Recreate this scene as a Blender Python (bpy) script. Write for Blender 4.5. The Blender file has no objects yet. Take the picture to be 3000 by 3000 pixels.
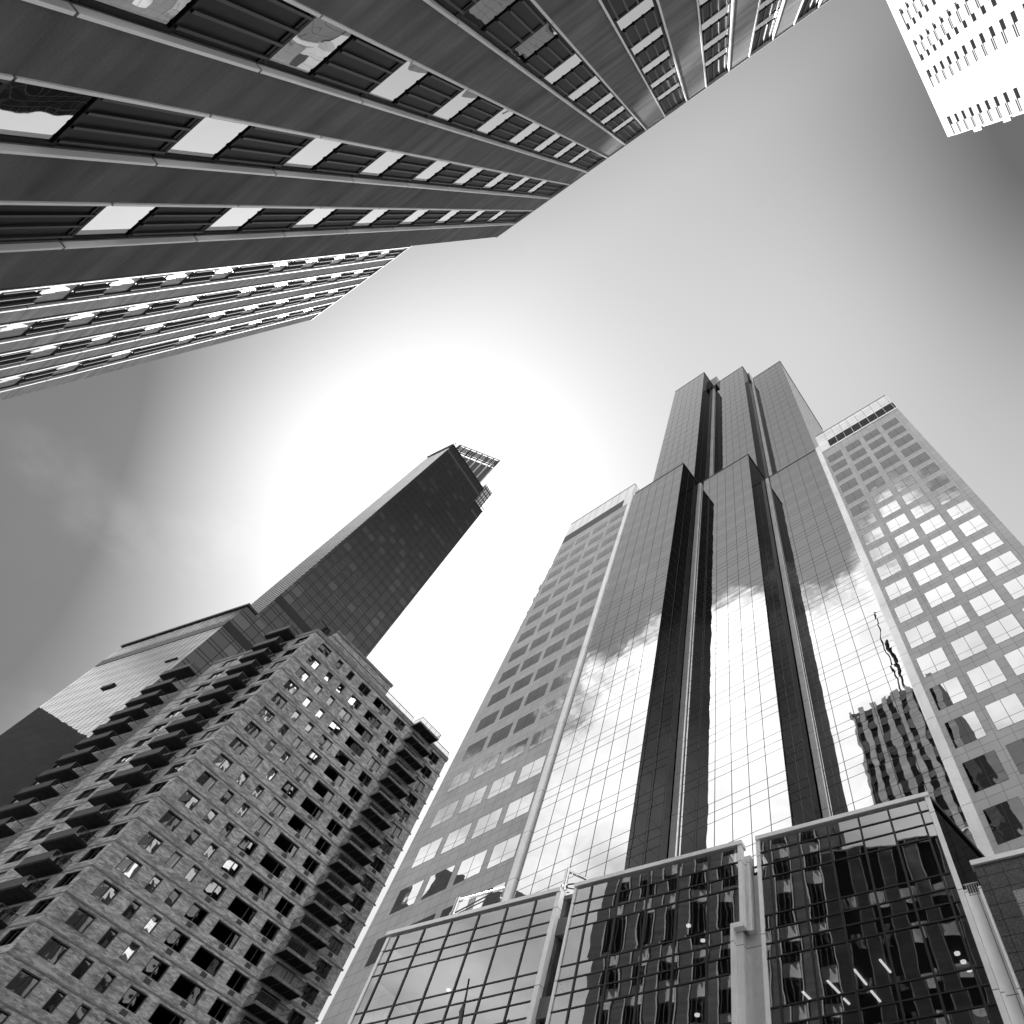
import bpy, math, random
from mathutils import Matrix, Vector
random.seed(7)
R = random.random
def U(a, b): return a + (b - a) * R()
SC = bpy.context.scene
COL = SC.collection
Z0 = 1.6                                     # eye height above the pavement

# ------------------------------------------------------------------ camera
cam = bpy.data.cameras.new("Camera")
camo = bpy.data.objects.new("Camera", cam); COL.objects.link(camo)
F = 1.2
PPX, PPY = 2048.03, 1456.32
zx = Vector((.03988476, -.55355514, F)).normalized()
ax = zx.cross(Vector((1, 0, 0))).normalized(); bx_ = zx.cross(ax)
MW = Matrix((ax, bx_, zx))                   # picture frame (right, down, forward) -> world
c0, c1, c2 = MW @ Vector((1, 0, 0)), MW @ Vector((0, -1, 0)), MW @ Vector((0, 0, -1))
camo.matrix_world = Matrix(((c0.x, c1.x, c2.x, 0), (c0.y, c1.y, c2.y, 0), (c0.z, c1.z, c2.z, Z0), (0, 0, 0, 1)))
cam.sensor_width = 36; cam.sensor_fit = 'HORIZONTAL'
cam.lens = 36 * F / 2
cam.shift_x = (1500 - PPX) / 3000
cam.shift_y = (PPY - 1500) / 3000
cam.clip_start = .1; cam.clip_end = 5000
SC.camera = camo

# ------------------------------------------------------------------ sky and sun
SUN = Vector((.3846588, .41747688, .82325618)).normalized()
w = bpy.data.worlds.new("World"); SC.world = w; w.use_nodes = True
nt = w.node_tree; nt.nodes.clear()
def N(t, **k):
    n = nt.nodes.new(t)
    for a, v in k.items(): setattr(n, a, v)
    return n
def LK(a, b): nt.links.new(a, b)
def M(op, a, b=None, c=None, clamp=False):
    n = N('ShaderNodeMath', operation=op); n.use_clamp = clamp
    for i, v in enumerate((a, b, c)):
        if v is None: continue
        if isinstance(v, (int, float)): n.inputs[i].default_value = v
        else: LK(v, n.inputs[i])
    return n.outputs[0]
def SMOOTH(v, a, b):
    n = N('ShaderNodeMapRange', interpolation_type='SMOOTHSTEP')
    n.inputs['From Min'].default_value = a; n.inputs['From Max'].default_value = b
    LK(v, n.inputs['Value']); return n.outputs['Result']
tc = N('ShaderNodeTexCoord'); D_ = tc.outputs['Generated']
def DOT(v):
    n = N('ShaderNodeVectorMath', operation='DOT_PRODUCT'); LK(D_, n.inputs[0]); n.inputs[1].default_value = v
    return n.outputs['Value']
sep = N('ShaderNodeSeparateXYZ'); LK(D_, sep.inputs[0])
dx, dy, dz = sep.outputs
m1 = M('SUBTRACT', DOT(SUN), 1.0)
L1, L2, L3, L4, L5 = (-.1218, -.4476, .8859), (.3374, .7935, .5065), (0.5915, 0.4524, 0.6675), (0.1284, -0.2041, 0.9705), (-0.0117, 0.2016, 0.9794)
def LOBE(v, k, amp):
    return M('MULTIPLY', M('EXPONENT', M('MULTIPLY', M('SUBTRACT', DOT(v), 1.0), k)), amp)
NT = (-.827, .562, 0)
sky = M('ADD', LOBE(tuple(SUN), 25.0, .56), .535)
sky = M('ADD', sky, LOBE((.40, .44, .80), 75.0, .5))
for v_, k_, a_ in ((L1, 14, -.522), (L2, 11, -.45), (L3, 22, .55), (L4, 30, .15), (L5, 20, -.05), ((.42, .66, .62), 24, -.24)):
    sky = M('ADD', sky, LOBE(v_, k_, a_))
sky = M('SUBTRACT', sky, M('MULTIPLY', SMOOTH(DOT(NT), .05, .3), .24))
sky = M('MAXIMUM', sky, .10)
# soft shoulder: no hard rim round the glare
sky = M('MULTIPLY', M('SUBTRACT', 1.0, M('EXPONENT', M('MULTIPLY', M('POWER', sky, 1.15), -1.35))), 1.32)
zc = M('MAXIMUM', dz, .12)
cmb = N('ShaderNodeCombineXYZ'); LK(M('DIVIDE', dx, zc), cmb.inputs[0]); LK(M('DIVIDE', dy, zc), cmb.inputs[1])
def NOISE(scale, detail, off):
    mp = N('ShaderNodeMapping'); mp.inputs['Location'].default_value = off; LK(cmb.outputs[0], mp.inputs['Vector'])
    n = N('ShaderNodeTexNoise'); n.inputs['Scale'].default_value = scale; n.inputs['Detail'].default_value = detail
    n.inputs['Roughness'].default_value = .58
    LK(mp.outputs[0], n.inputs['Vector']); return n.outputs['Fac']
n1 = NOISE(2.6, 7, (3.1, 1.7, 0)); n2 = NOISE(1.3, 5, (9.2, 4.4, 0))
pn = N('ShaderNodeVectorMath', operation='DOT_PRODUCT'); LK(cmb.outputs[0], pn.inputs[0]); pn.inputs[1].default_value = NT
bank = SMOOTH(M('ADD', pn.outputs['Value'], M('MULTIPLY', M('SUBTRACT', n1, .5), .75)), .56, .68)
bankv = M('MAXIMUM', M('ADD', 1.45, M('MULTIPLY', M('SUBTRACT', n2, .5), 4.2)), .3)
puffs = M('MULTIPLY', SMOOTH(n1, .52, .74), M('MULTIPLY', SMOOTH(n2, .45, .6), .09))
def MIX(f, a, b):
    return M('ADD', M('MULTIPLY', a, M('SUBTRACT', 1.0, f)), M('MULTIPLY', b, f))
# thin streaks of high haze over the whole sky
streak = M('MULTIPLY', M('SUBTRACT', NOISE(1.1, 6, (1.0, 7.0, 0)), .5), .07)
sky = M('ADD', sky, M('ADD', puffs, streak))
sky = MIX(bank, sky, bankv)
ss = N('ShaderNodeTexSky', sky_type='NISHITA'); ss.sun_disc = False
ss.sun_elevation = math.asin(SUN.z); ss.sun_rotation = math.atan2(SUN.x, SUN.y)
bw = N('ShaderNodeRGBToBW'); LK(ss.outputs[0], bw.inputs[0])
bg1 = N('ShaderNodeBackground'); bg1.inputs['Strength'].default_value = .05
hz = M('MULTIPLY', bw.outputs[0], .08); LK(hz, bg1.inputs['Color'])
bg2 = N('ShaderNodeBackground'); bg2.inputs['Strength'].default_value = .162; LK(sky, bg2.inputs['Color'])
ad = N('ShaderNodeAddShader'); LK(bg1.outputs[0], ad.inputs[0]); LK(bg2.outputs[0], ad.inputs[1])
wo = N('ShaderNodeOutputWorld'); LK(ad.outputs[0], wo.inputs['Surface'])
sl = bpy.data.lights.new("Sun", 'SUN'); sl.energy = 5.0; sl.angle = math.radians(.5); sl.color = (1, 1, 1)
slo = bpy.data.objects.new("Sun", sl); COL.objects.link(slo)
slo.rotation_euler = (-SUN).to_track_quat('-Z', 'Y').to_euler(); slo.location = (0, 0, 400)
SC.view_settings.view_transform = 'Standard'; SC.view_settings.look = 'None'
SC.view_settings.exposure = 2.6; SC.view_settings.gamma = 1
SC.cycles.max_bounces = 10; SC.cycles.glossy_bounces = 6; SC.cycles.diffuse_bounces = 4
SC.cycles.transparent_max_bounces = 12
SC.cycles.sample_clamp_indirect = 4; SC.cycles.blur_glossy = .6

# ------------------------------------------------------------------ materials
def mat(name, col, rough=.6, metal=0.0, spec=.5, build=None, emit=None):
    m = bpy.data.materials.new(name); m.use_nodes = True
    t = m.node_tree; b = t.nodes['Principled BSDF']
    b.inputs['Base Color'].default_value = (col, col, col, 1); b.inputs['Roughness'].default_value = rough
    b.inputs['Metallic'].default_value = metal; b.inputs['Specular IOR Level'].default_value = spec
    if emit: b.inputs['Emission Color'].default_value = (1, 1, 1, 1); b.inputs['Emission Strength'].default_value = emit
    if build: build(t, b)
    return m
def nd(t, kind, **k):
    n = t.nodes.new(kind)
    for a, v in k.items(): setattr(n, a, v)
    return n
def objvec(t, scale=(1, 1, 1), loc=(0, 0, 0), swz=False):
    o = nd(t, 'ShaderNodeTexCoord').outputs['Object']
    if swz:                                   # facade plane: (s, z)
        s = nd(t, 'ShaderNodeSeparateXYZ'); c = nd(t, 'ShaderNodeCombineXYZ')
        t.links.new(o, s.inputs[0]); t.links.new(s.outputs[0], c.inputs[0]); t.links.new(s.outputs[2], c.inputs[1]); o = c.outputs[0]
    mp = nd(t, 'ShaderNodeMapping'); mp.inputs['Scale'].default_value = scale; mp.inputs['Location'].default_value = loc
    t.links.new(o, mp.inputs['Vector']); return mp.outputs[0]
def noise(t, vec, scale, detail=4, rough=.55):
    n = nd(t, 'ShaderNodeTexNoise'); n.inputs['Scale'].default_value = scale; n.inputs['Detail'].default_value = detail
    n.inputs['Roughness'].default_value = rough; t.links.new(vec, n.inputs['Vector']); return n.outputs['Fac']
def ramp(t, fac, stops):
    r = nd(t, 'ShaderNodeValToRGB'); cr = r.color_ramp
    while len(cr.elements) < len(stops): cr.elements.new(.5)
    for e, (p, v) in zip(cr.elements, stops): e.position = p; e.color = (v, v, v, 1)
    t.links.new(fac, r.inputs[0]); return r.outputs[0]
def mul(t, a, b):
    n = nd(t, 'ShaderNodeMix', data_type='RGBA', blend_type='MULTIPLY'); n.inputs['Factor'].default_value = 1
    t.links.new(a, n.inputs['A']); t.links.new(b, n.inputs['B']); return n.outputs['Result']
def bump(t, b, h, dist, strength=1.0):
    n = nd(t, 'ShaderNodeBump'); n.inputs['Distance'].default_value = dist; n.inputs['Strength'].default_value = strength
    t.links.new(h, n.inputs['Height']); t.links.new(n.outputs[0], b.inputs['Normal'])
def stone(lo, hi, streak=(.12, 1, 1.6)):
    def f(t, b):
        a = noise(t, objvec(t, streak), 1.6, 6, .62); c = noise(t, objvec(t), .35, 3)
        g = noise(t, objvec(t), 22, 2)
        col = mul(t, ramp(t, a, [(.3, lo), (.7, hi)]), ramp(t, c, [(.3, .8), (.7, 1.1)]))
        col = mul(t, col, ramp(t, g, [(.3, .85), (.7, 1.0)]))
        t.links.new(col, b.inputs['Base Color']); bump(t, b, g, .004)
    return f
def gridded(bw_, rh, mort, lo, hi, joint, off=(0, 0, 0), grain=30, offset=0.0, tone=.06):
    def f(t, b):
        k = nd(t, 'ShaderNodeTexBrick'); k.offset = offset; k.squash = 1
        k.inputs['Scale'].default_value = 1; k.inputs['Brick Width'].default_value = bw_; k.inputs['Row Height'].default_value = rh
        k.inputs['Mortar Size'].default_value = mort; k.inputs['Mortar Smooth'].default_value = .1
        k.inputs['Color1'].default_value = (1, 1, 1, 1); v = 1 - tone * 2; k.inputs['Color2'].default_value = (v, v, v, 1)
        k.inputs['Mortar'].default_value = (joint, joint, joint, 1)
        t.links.new(objvec(t, swz=True, loc=off), k.inputs['Vector'])
        g = noise(t, objvec(t), grain, 2, .7); c = noise(t, objvec(t), .25, 3)
        col = mul(t, k.outputs['Color'], ramp(t, g, [(.35, lo), (.65, hi)]))
        col = mul(t, col, ramp(t, c, [(.3, .86), (.7, 1.06)]))
        t.links.new(col, b.inputs['Base Color'])
    return f
def brickwork(t, b):
    v = objvec(t, swz=True)
    k = nd(t, 'ShaderNodeTexBrick'); k.offset = .5
    for n_, x in (('Scale', 1), ('Brick Width', .46), ('Row Height', .115), ('Mortar Size', .010), ('Bias', 0)): k.inputs[n_].default_value = x
    k.inputs['Color1'].default_value = (.14, .14, .14, 1); k.inputs['Color2'].default_value = (.30, .30, .30, 1); k.inputs['Mortar'].default_value = (.24, .24, .24, 1)
    t.links.new(v, k.inputs['Vector'])
    a = noise(t, objvec(t, (.5, 1.7, 1), swz=True), 1.1, 6, .7)
    c = noise(t, objvec(t, swz=True), .12, 4, .6)
    col = mul(t, k.outputs['Color'], ramp(t, a, [(.40, .62), (.58, 1.35)]))
    col = mul(t, col, ramp(t, c, [(.3, .8), (.72, 1.25)]))
    t.links.new(col, b.inputs['Base Color']); bump(t, b, k.outputs['Fac'], .01)
def wavy(amount, scale):
    def f(t, b):
        h = noise(t, objvec(t), scale, 1.5, .4); bump(t, b, h, amount)
    return f
def curtain(t, b):
    h = noise(t, objvec(t, (5, 1, .15)), 2.2, 3); t.links.new(ramp(t, h, [(.3, .10), (.7, .36)]), b.inputs['Base Color'])
MT = dict(
    stone=mat('streaked_limestone', .3, .9, spec=.1, build=stone(.13, .27, (.1, 1, .8))),
    stone_pale=mat('pale_limestone', .2, 1, spec=0, build=stone(.09, .20)),
    trim=mat('bright_metal_trim', .7, .4, .4),
    trim_matte=mat('pale_trim', .55, .8, 0, spec=.2),
    bronze_matte=mat('brown_rib', .10, .9, 0, spec=.1),
    bronze=mat('dark_bronze', .010, .6, .0, spec=.25),
    bronze_fin=mat('bronze_fin', .016, .5, .1),
    fin_light=mat('worn_metal_fin', .5, .4, .6),
    black=mat('black_frame', .012, .45),
    dark=mat('dark_interior', .010, 1, spec=0),
    win_mirror=mat('window_mirror', .55, .012, 1, build=wavy(.010, .7)),
    win_wing=mat('sky_white_window', .62, .35, 0, spec=.4, build=stone(.5, .75, (1, 1, .2))),  # pale colour stands in for bright sky mirrored in the panes
    win_sky=mat('window_clear', .42, .015, 1, build=wavy(.016, .8)),
    apt_dim=mat('flat_window_dim', .06, .02, 1, build=wavy(.012, .8)),
    apt_mirror=mat('flat_window_mirror', .36, .015, 1, build=wavy(.010, .7)),
    apt_clear=mat('flat_window_clear', .17, .015, 1, build=wavy(.014, .8)),
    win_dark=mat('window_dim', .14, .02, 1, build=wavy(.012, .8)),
    curtain=mat('curtained_window', .3, .25, build=curtain),
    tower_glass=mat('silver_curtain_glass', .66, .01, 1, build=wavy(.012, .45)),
    tower_glass_side=mat('darkened_side_glass', .07, .02, 1, build=wavy(.010, .45)),  # darkened copy of the tower glass, dark reflections put into its colour
    wing_glass=mat('wing_window_glass', .56, .01, 1, build=wavy(.010, .45)),
    slab_glass=mat('black_tower_glass', .16, .02, 1, build=wavy(.010, .3)),
    slab_glass_pale=mat('black_tower_glass_pale', .22, .03, 1, build=wavy(.012, .3)),
    annex_glass=mat('grey_tower_glass', .23, .02, 1, build=wavy(.010, .3)),
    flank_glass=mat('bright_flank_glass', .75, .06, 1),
    louver=mat('dark_louver', .05, .5, .3),
    granite=mat('flamed_granite', .34, .55, build=gridded(1.21, .964, .016, .33, .50, .28, off=(.02, .34, 0))),
    granite_dark=mat('polished_granite', .08, .22, build=gridded(.80, .63, .016, .045, .11, .12, off=(.64, .22, 0), grain=14)),
    granite_mid=mat('grey_granite', .2, .5, build=gridded(.80, .98, .016, .14, .40, .12, off=(.64, .1, 0), grain=24)),
    white=mat('white_panel', .72, .42, .15, build=gridded(40, 3.9, .02, .82, .88, .3, grain=3, tone=.02)),
    silver=mat('silver_panel', .55, .33, .75, build=gridded(40, 3.9, .02, .9, 1.0, .3, grain=3, tone=.02)),
    steel=mat('steel', .65, .22, .95),
    brick=mat('mottled_brick', .25, .85, build=brickwork),
    concrete=mat('weathered_concrete', .2, .8, build=stone(.07, .19, (1, 1, 1))),
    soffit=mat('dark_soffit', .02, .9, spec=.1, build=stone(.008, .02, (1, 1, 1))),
    rail=mat('black_railing', .03, .5),
    rail_light=mat('pale_railing', .6, .4, .3),
    wtower=mat('white_tower_panel', .8, .7, spec=.1, build=stone(.30, .38, (1, 1, 1))),
    wglass=mat('pale_tower_glass', .24, .9, 0, spec=0),
    asphalt=mat('asphalt', .05, .9, build=stone(.035, .065, (1, 1, 1))),
    paving=mat('paving', .25, .85, build=gridded(1.5, 1.5, .02, .20, .30, .1)),
    ground=mat('city_ground', .1, .9, build=stone(.07, .13, (1, 1, 1))),
    paint=mat('road_paint', .7, .7),
    lamp=mat('lit_lamp', .8, .5, emit=.3),
    cloth=mat('flag_cloth', .16, .8),
    ceiling=mat('office_ceiling', .16, .8), wallin=mat('office_wall', .10, .9),
    far=mat('far_facade', .1, .5, build=gridded(1.6, 3.6, .9, .05, .10, 1.6)),
)
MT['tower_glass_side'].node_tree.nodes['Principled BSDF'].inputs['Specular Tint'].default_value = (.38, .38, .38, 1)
# see-through coated glass for the low street building
pg = bpy.data.materials.new('tinted_see_through_glass'); pg.use_nodes = True
t = pg.node_tree; t.nodes.clear()
tr = nd(t, 'ShaderNodeBsdfTransparent'); tr.inputs[0].default_value = (.42, .42, .42, 1)
gl = nd(t, 'ShaderNodeBsdfGlossy'); gl.inputs['Roughness'].default_value = .012; gl.inputs['Color'].default_value = (.9, .9, .9, 1)
fr = nd(t, 'ShaderNodeFresnel'); fr.inputs['IOR'].default_value = 1.9
pb = nd(t, 'ShaderNodeBump'); pb.inputs['Distance'].default_value = .006
t.links.new(noise(t, objvec(t), .55, 1.5, .4), pb.inputs['Height'])
t.links.new(pb.outputs[0], gl.inputs['Normal'])
am = nd(t, 'ShaderNodeMath', operation='MULTIPLY_ADD'); am.inputs[1].default_value = .9; am.inputs[2].default_value = .16
t.links.new(fr.outputs[0], am.inputs[0])
mx = nd(t, 'ShaderNodeMixShader'); t.links.new(am.outputs[0], mx.inputs[0]); t.links.new(tr.outputs[0], mx.inputs[1]); t.links.new(gl.outputs[0], mx.inputs[2])
t.links.new(mx.outputs[0], nd(t, 'ShaderNodeOutputMaterial').inputs['Surface'])
MT['podium_glass'] = pg

# ------------------------------------------------------------------ mesh helpers
class MB:
    def __init__(s): s.v = []; s.f = []; s.m = []
    def poly(s, pts, mi=0):
        i = len(s.v); s.v += [tuple(p) for p in pts]; s.f.append(tuple(range(i, i + len(pts)))); s.m.append(mi)
    def box(s, x0, x1, y0, y1, z0, z1, mi=0):
        x0, x1 = min(x0, x1), max(x0, x1); y0, y1 = min(y0, y1), max(y0, y1); z0, z1 = min(z0, z1), max(z0, z1)
        i = len(s.v)
        s.v += [(x0, y0, z0), (x1, y0, z0), (x1, y1, z0), (x0, y1, z0), (x0, y0, z1), (x1, y0, z1), (x1, y1, z1), (x0, y1, z1)]
        for q in ((0, 3, 2, 1), (4, 5, 6, 7), (0, 1, 5, 4), (1, 2, 6, 5), (2, 3, 7, 6), (3, 0, 4, 7)):
            s.f.append(tuple(i + k for k in q)); s.m.append(mi)
    def prism(s, pts, z0, z1, mi=0, top=None):
        n = len(pts); i = len(s.v); top = top or pts
        a = sum(pts[k][0] * pts[(k + 1) % n][1] - pts[(k + 1) % n][0] * pts[k][1] for k in range(n))
        if a < 0: pts = pts[::-1]; top = top[::-1]
        s.v += [(x, y, z0) for x, y in pts] + [(x, y, z1) for x, y in top]
        s.f.append(tuple(i + n - 1 - k for k in range(n))); s.f.append(tuple(i + n + k for k in range(n))); s.m += [mi, mi]
        for k in range(n):
            l = (k + 1) % n; s.f.append((i + k, i + l, i + n + l, i + n + k)); s.m.append(mi)
    def bar(s, p, q, wd, mi=0, sides=4):
        p, q = Vector(p), Vector(q); d = (q - p)
        if d.length < 1e-6: return
        d.normalize(); u = d.cross(Vector((0, 0, 1)))
        if u.length < .05: u = d.cross(Vector((1, 0, 0)))
        u.normalize(); v = d.cross(u); i = len(s.v); r = wd / 2 * (1.414 if sides == 4 else 1)
        for c in (p, q):
            for k in range(sides):
                a = 2 * math.pi * (k + .5) / sides; s.v.append(tuple(c + u * (r * math.cos(a)) + v * (r * math.sin(a))))
        for k in range(sides):
            l = (k + 1) % sides; s.f.append((i + k, i + l, i + sides + l, i + sides + k)); s.m.append(mi)
        s.f.append(tuple(i + sides - 1 - k for k in range(sides))); s.f.append(tuple(i + sides + k for k in range(sides))); s.m += [mi, mi]
    def mesh(s, name, mats):
        me = bpy.data.meshes.new(name); me.from_pydata(s.v, [], s.f)
        for m in (mats if isinstance(mats, (list, tuple)) else [mats]): me.materials.append(MT[m] if isinstance(m, str) else m)
        if max(s.m, default=0): me.polygons.foreach_set('material_index', s.m)
        me.update(); return me
class Plane:
    """A facade plane: s runs along it, 'out' towards the street, z up."""
    def __init__(f, yaw, D):
        f.e = Vector((math.cos(yaw), math.sin(yaw), 0)); f.n = Vector((-math.sin(yaw), math.cos(yaw), 0)); f.D = D
        f.o = -1 if D > 0 else 1; f.yaw = yaw
        f.M = Matrix.Translation(f.n * D) @ Matrix.Rotation(yaw, 4, 'Z')
    def W(f, s, out, z): return f.M @ Vector((s, f.o * out, z))
    def L(f, p): q = f.M.inverted() @ Vector(p); return q.x, f.o * q.y, q.z
    def bx(f, mb, s0, s1, o0, o1, z0, z1, mi=0): mb.box(s0, s1, f.o * o0, f.o * o1, z0, z1, mi)
    def quad(f, mb, s0, s1, z0, z1, out, mi=0, tilt=0):
        a, b = U(-tilt, tilt), U(-tilt, tilt); hs, hz = (s1 - s0) / 2, (z1 - z0) / 2
        def p(i, j): return (s0 if i < 0 else s1, f.o * (out + a * i * hs + b * j * hz), z0 if j < 0 else z1)
        q = [p(-1, -1), p(1, -1), p(1, 1), p(-1, 1)]
        mb.poly(q if f.o < 0 else q[::-1], mi)
    def px(f, mb, pts, z0, z1, mi=0, top=None):
        g = lambda P: [(s, f.o * o) for s, o in P]
        mb.prism(g(pts), z0, z1, mi, g(top) if top else None)
def thing(name, loc, label, cat, group=None):
    o = bpy.data.objects.new(name, None); COL.objects.link(o); o.location = loc; o.empty_display_size = 2
    o['label'] = label; o['category'] = cat
    if group: o['group'] = group
    return o
def part(name, me, M_, parent, root=None, off=None):
    """Link mesh data as a part; M_ is its world matrix."""
    o = bpy.data.objects.new(name, me); COL.objects.link(o)
    Wm = M_ @ Matrix.Translation(off) if off is not None else M_
    if parent is not None:
        o.parent = parent; o.matrix_parent_inverse = PW(parent).inverted()
    o.matrix_basis = Wm; WM[o.name] = Wm
    return o
WM = {}
def PW(o): return WM[o.name] if o.name in WM else Matrix.Translation(o.location)
def stretch(f, s, out, z): return Vector((s, f.o * out, z))

# ================================================================== ground
def flat(name, x0, x1, y0, y1, z, m, Mx=Matrix()):
    b = MB(); b.poly([(x0, y0, 0), (x1, y0, 0), (x1, y1, 0), (x0, y1, 0)])
    o = part(name, b.mesh(name, m), Mx @ Matrix.Translation((0, 0, z)), None); o['kind'] = 'structure'; return o
flat('ground', -2500, 2500, -2500, 2500, -.02, 'ground')
AM = Matrix.Rotation(1.0323962, 4, 'Z')
flat('road', -400, 400, -25, -.5, 0, 'asphalt', AM)
pv = MB(); pv.box(-400, 400, -.5, 6.6, -.01, .14); o = part('pavement', pv.mesh('pavement', 'paving'), AM, None); o['kind'] = 'structure'
pv = MB(); pv.box(-400, 400, -29, -25, -.01, .14); o = part('pavement', pv.mesh('pavement', 'paving'), AM, None); o['kind'] = 'structure'
mk = MB()
for k in range(-60, 60): mk.box(k * 6, k * 6 + 3, -12.8, -12.65, 0, .004)
o = part('road_markings', mk.mesh('road_markings', 'paint'), AM, None); o['kind'] = 'structure'

# ================================================================== striped stone slab, and its taller neighbour behind
def striped(f, root, s_hi, period, sw, nstrip, wb, wh, z_top, ztops, depth, recess, corner, end_s, names, prob=1.0, wmat=None, tw=.06, zbot=0.0, stone_m='stone', finm='bronze_fin', ribs=4, fd=.05, trimm='trim'):
    """Stone piers, window strips with ribbed metal spandrels and bright trim on every pier edge."""
    wb = sorted(wb)
    body = MB(); f.bx(body, end_s, corner, -depth, -recess, zbot, z_top - .01)
    part('core', body.mesh('core', 'bronze'), f.M, root)
    edges = [corner]
    for k in range(nstrip): edges += [s_hi - period * k, s_hi - period * k - sw]
    edges.append(end_s)
    for k in range(nstrip + 1):
        a, b = edges[2 * k + 1], edges[2 * k]
        p = MB(); f.bx(p, a, b, -recess - .02, 0, zbot, z_top)
        part('pier', p.mesh('pier', stone_m), f.M, root)
        tmb = MB(); zs = [zbot] + [z - .1 for z in wb] + [z_top + .04]
        for side in ((a, 1), (b, -1)):
            if side[0] in (corner, end_s): continue
            x0 = side[0]; x1 = x0 + side[1] * tw
            for z0, z1 in zip(zs[:-1], zs[1:]):
                if z1 - z0 > .1: f.bx(tmb, x0 - side[1] * .015, x1, -.09, .035, z0, z1 - .05)
        if tmb.v: part('edge_trim', tmb.mesh('edge_trim', trimm), f.M, root)
    b = MB(); f.bx(b, end_s, corner + .02, -.9, .045, z_top + .003, z_top + .12); part('coping', b.mesh('coping', trimm), f.M, root)
    # one window and one spandrel of each size, then copies
    fw = .09
    wm = MB(); s2 = sw / 2
    f.bx(wm, -s2 + .02, -s2 + .02 + fw, -.30, -.12, 0, wh); f.bx(wm, s2 - .02 - fw, s2 - .02, -.30, -.12, 0, wh)
    f.bx(wm, -s2 + .02 + fw, s2 - .02 - fw, -.30, -.11, 0, fw); f.bx(wm, -s2 + .02 + fw, s2 - .02 - fw, -.30, -.12, wh - fw, wh)
    wme = wm.mesh('window', 'bronze')
    panes = []
    for k in range(6):
        pb_ = MB(); f.quad(pb_, -s2 + .02 + fw, s2 - .02 - fw, fw, wh - fw, -.15, 0, .0035); panes.append(pb_.mesh('pane', wmat or 'win_mirror'))
    spm = {}
    def sp_mesh(h):
        h = round(h, 2)
        if h not in spm:
            b = MB(); f.bx(b, -s2 + .02, s2 - .02, -.32, -.14, 0, h, 0)
            for q in range(ribs):
                x = -s2 + sw * (q + .5) / ribs
                f.bx(b, x - .035, x + .035, -.14, -.14 + fd, -.05, h + .03, 1)
            f.bx(b, -s2 + .02, s2 - .02, -.14, -.115, h - .10, h - .02, 0)
            spm[h] = b.mesh('spandrel', ['bronze', finm])
        return spm[h]
    protos = None
    for k in range(nstrip):
        c = s_hi - period * k - s2
        for j, z in enumerate(wb):
            if protos is None:
                wo_ = part('window', wme, f.M, root, off=stretch(f, c, 0, z)); po = part('pane', panes[0], WM[wo_.name], wo_)
                protos = (wo_, po)
            else:
                wo_ = protos[0].copy(); COL.objects.link(wo_); m_ = f.M @ Matrix.Translation(stretch(f, c, 0, z)); wo_.matrix_basis = m_; WM[wo_.name] = m_
                po = protos[1].copy(); po.data = random.choice(panes); COL.objects.link(po); po.parent = wo_
                po.matrix_parent_inverse = m_.inverted(); po.matrix_basis = m_
            z1 = (wb[j + 1] if j + 1 < len(wb) else ztops) ; z0 = z + wh
            part('spandrel', sp_mesh(z1 - z0 - 0), f.M, root, off=stretch(f, c, 0, z0))
YA = 1.0323962
fA = Plane(YA, 6.6)
slab = thing('office_slab', fA.W(0, -3, 0), 'dark striped stone office block overhead, wide grey piers between window strips', 'building')
wbA = [(2.09 + .5545 * j) * 6.6 + Z0 for j in range(-2, 8)]
striped(fA, slab, 12.276, 3.033, 1.57, 9, wbA, 1.56, 45.3 + Z0, 45.3 + Z0, 6.3, .42, 13.89, -17.6, None, zbot=5.5)
b = MB(); fA.bx(b, -17.6, 13.89, -6.3, -.2, 0, 5.45); part('base', b.mesh('base', 'granite_dark'), fA.M, slab)
b = MB()
for s in range(-17, 14, 1):
    fA.bx(b, s, s + .06, -2.06, -2, 46.9, 48.0)
fA.bx(b, -17.6, 13.5, -2.08, -1.98, 48, 48.08); fA.bx(b, -17.6, 13.5, -6.2, -.5, 46.6, 46.88)
part('roof_railing', b.mesh('roof_railing', 'rail_light'), fA.M, slab)

DW = 13.5
fW = Plane(YA, DW)
tall = thing('office_tower', fW.W(28, -8, 0), 'sunlit striped office block with bright reveals, behind the dark striped one', 'building')
wbW = [x * DW + Z0 for x in (.5, .785, 1.07, 1.35, 1.64, 1.925, 2.205, 2.478, 2.75, 3.035, 3.46, 3.745, 4.035, 4.325, 4.615)]
striped(fW, tall, 41.13, 3.51, 1.93, 8, wbW[3:], 1.75, 4.92 * DW + Z0, 4.92 * DW + Z0, 7.0, .35, 42.75, 12.6, None, tw=.11, zbot=0, stone_m='stone_pale', finm='bronze_matte', trimm='trim_matte', wmat='win_wing', fd=.12, ribs=3)
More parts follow.
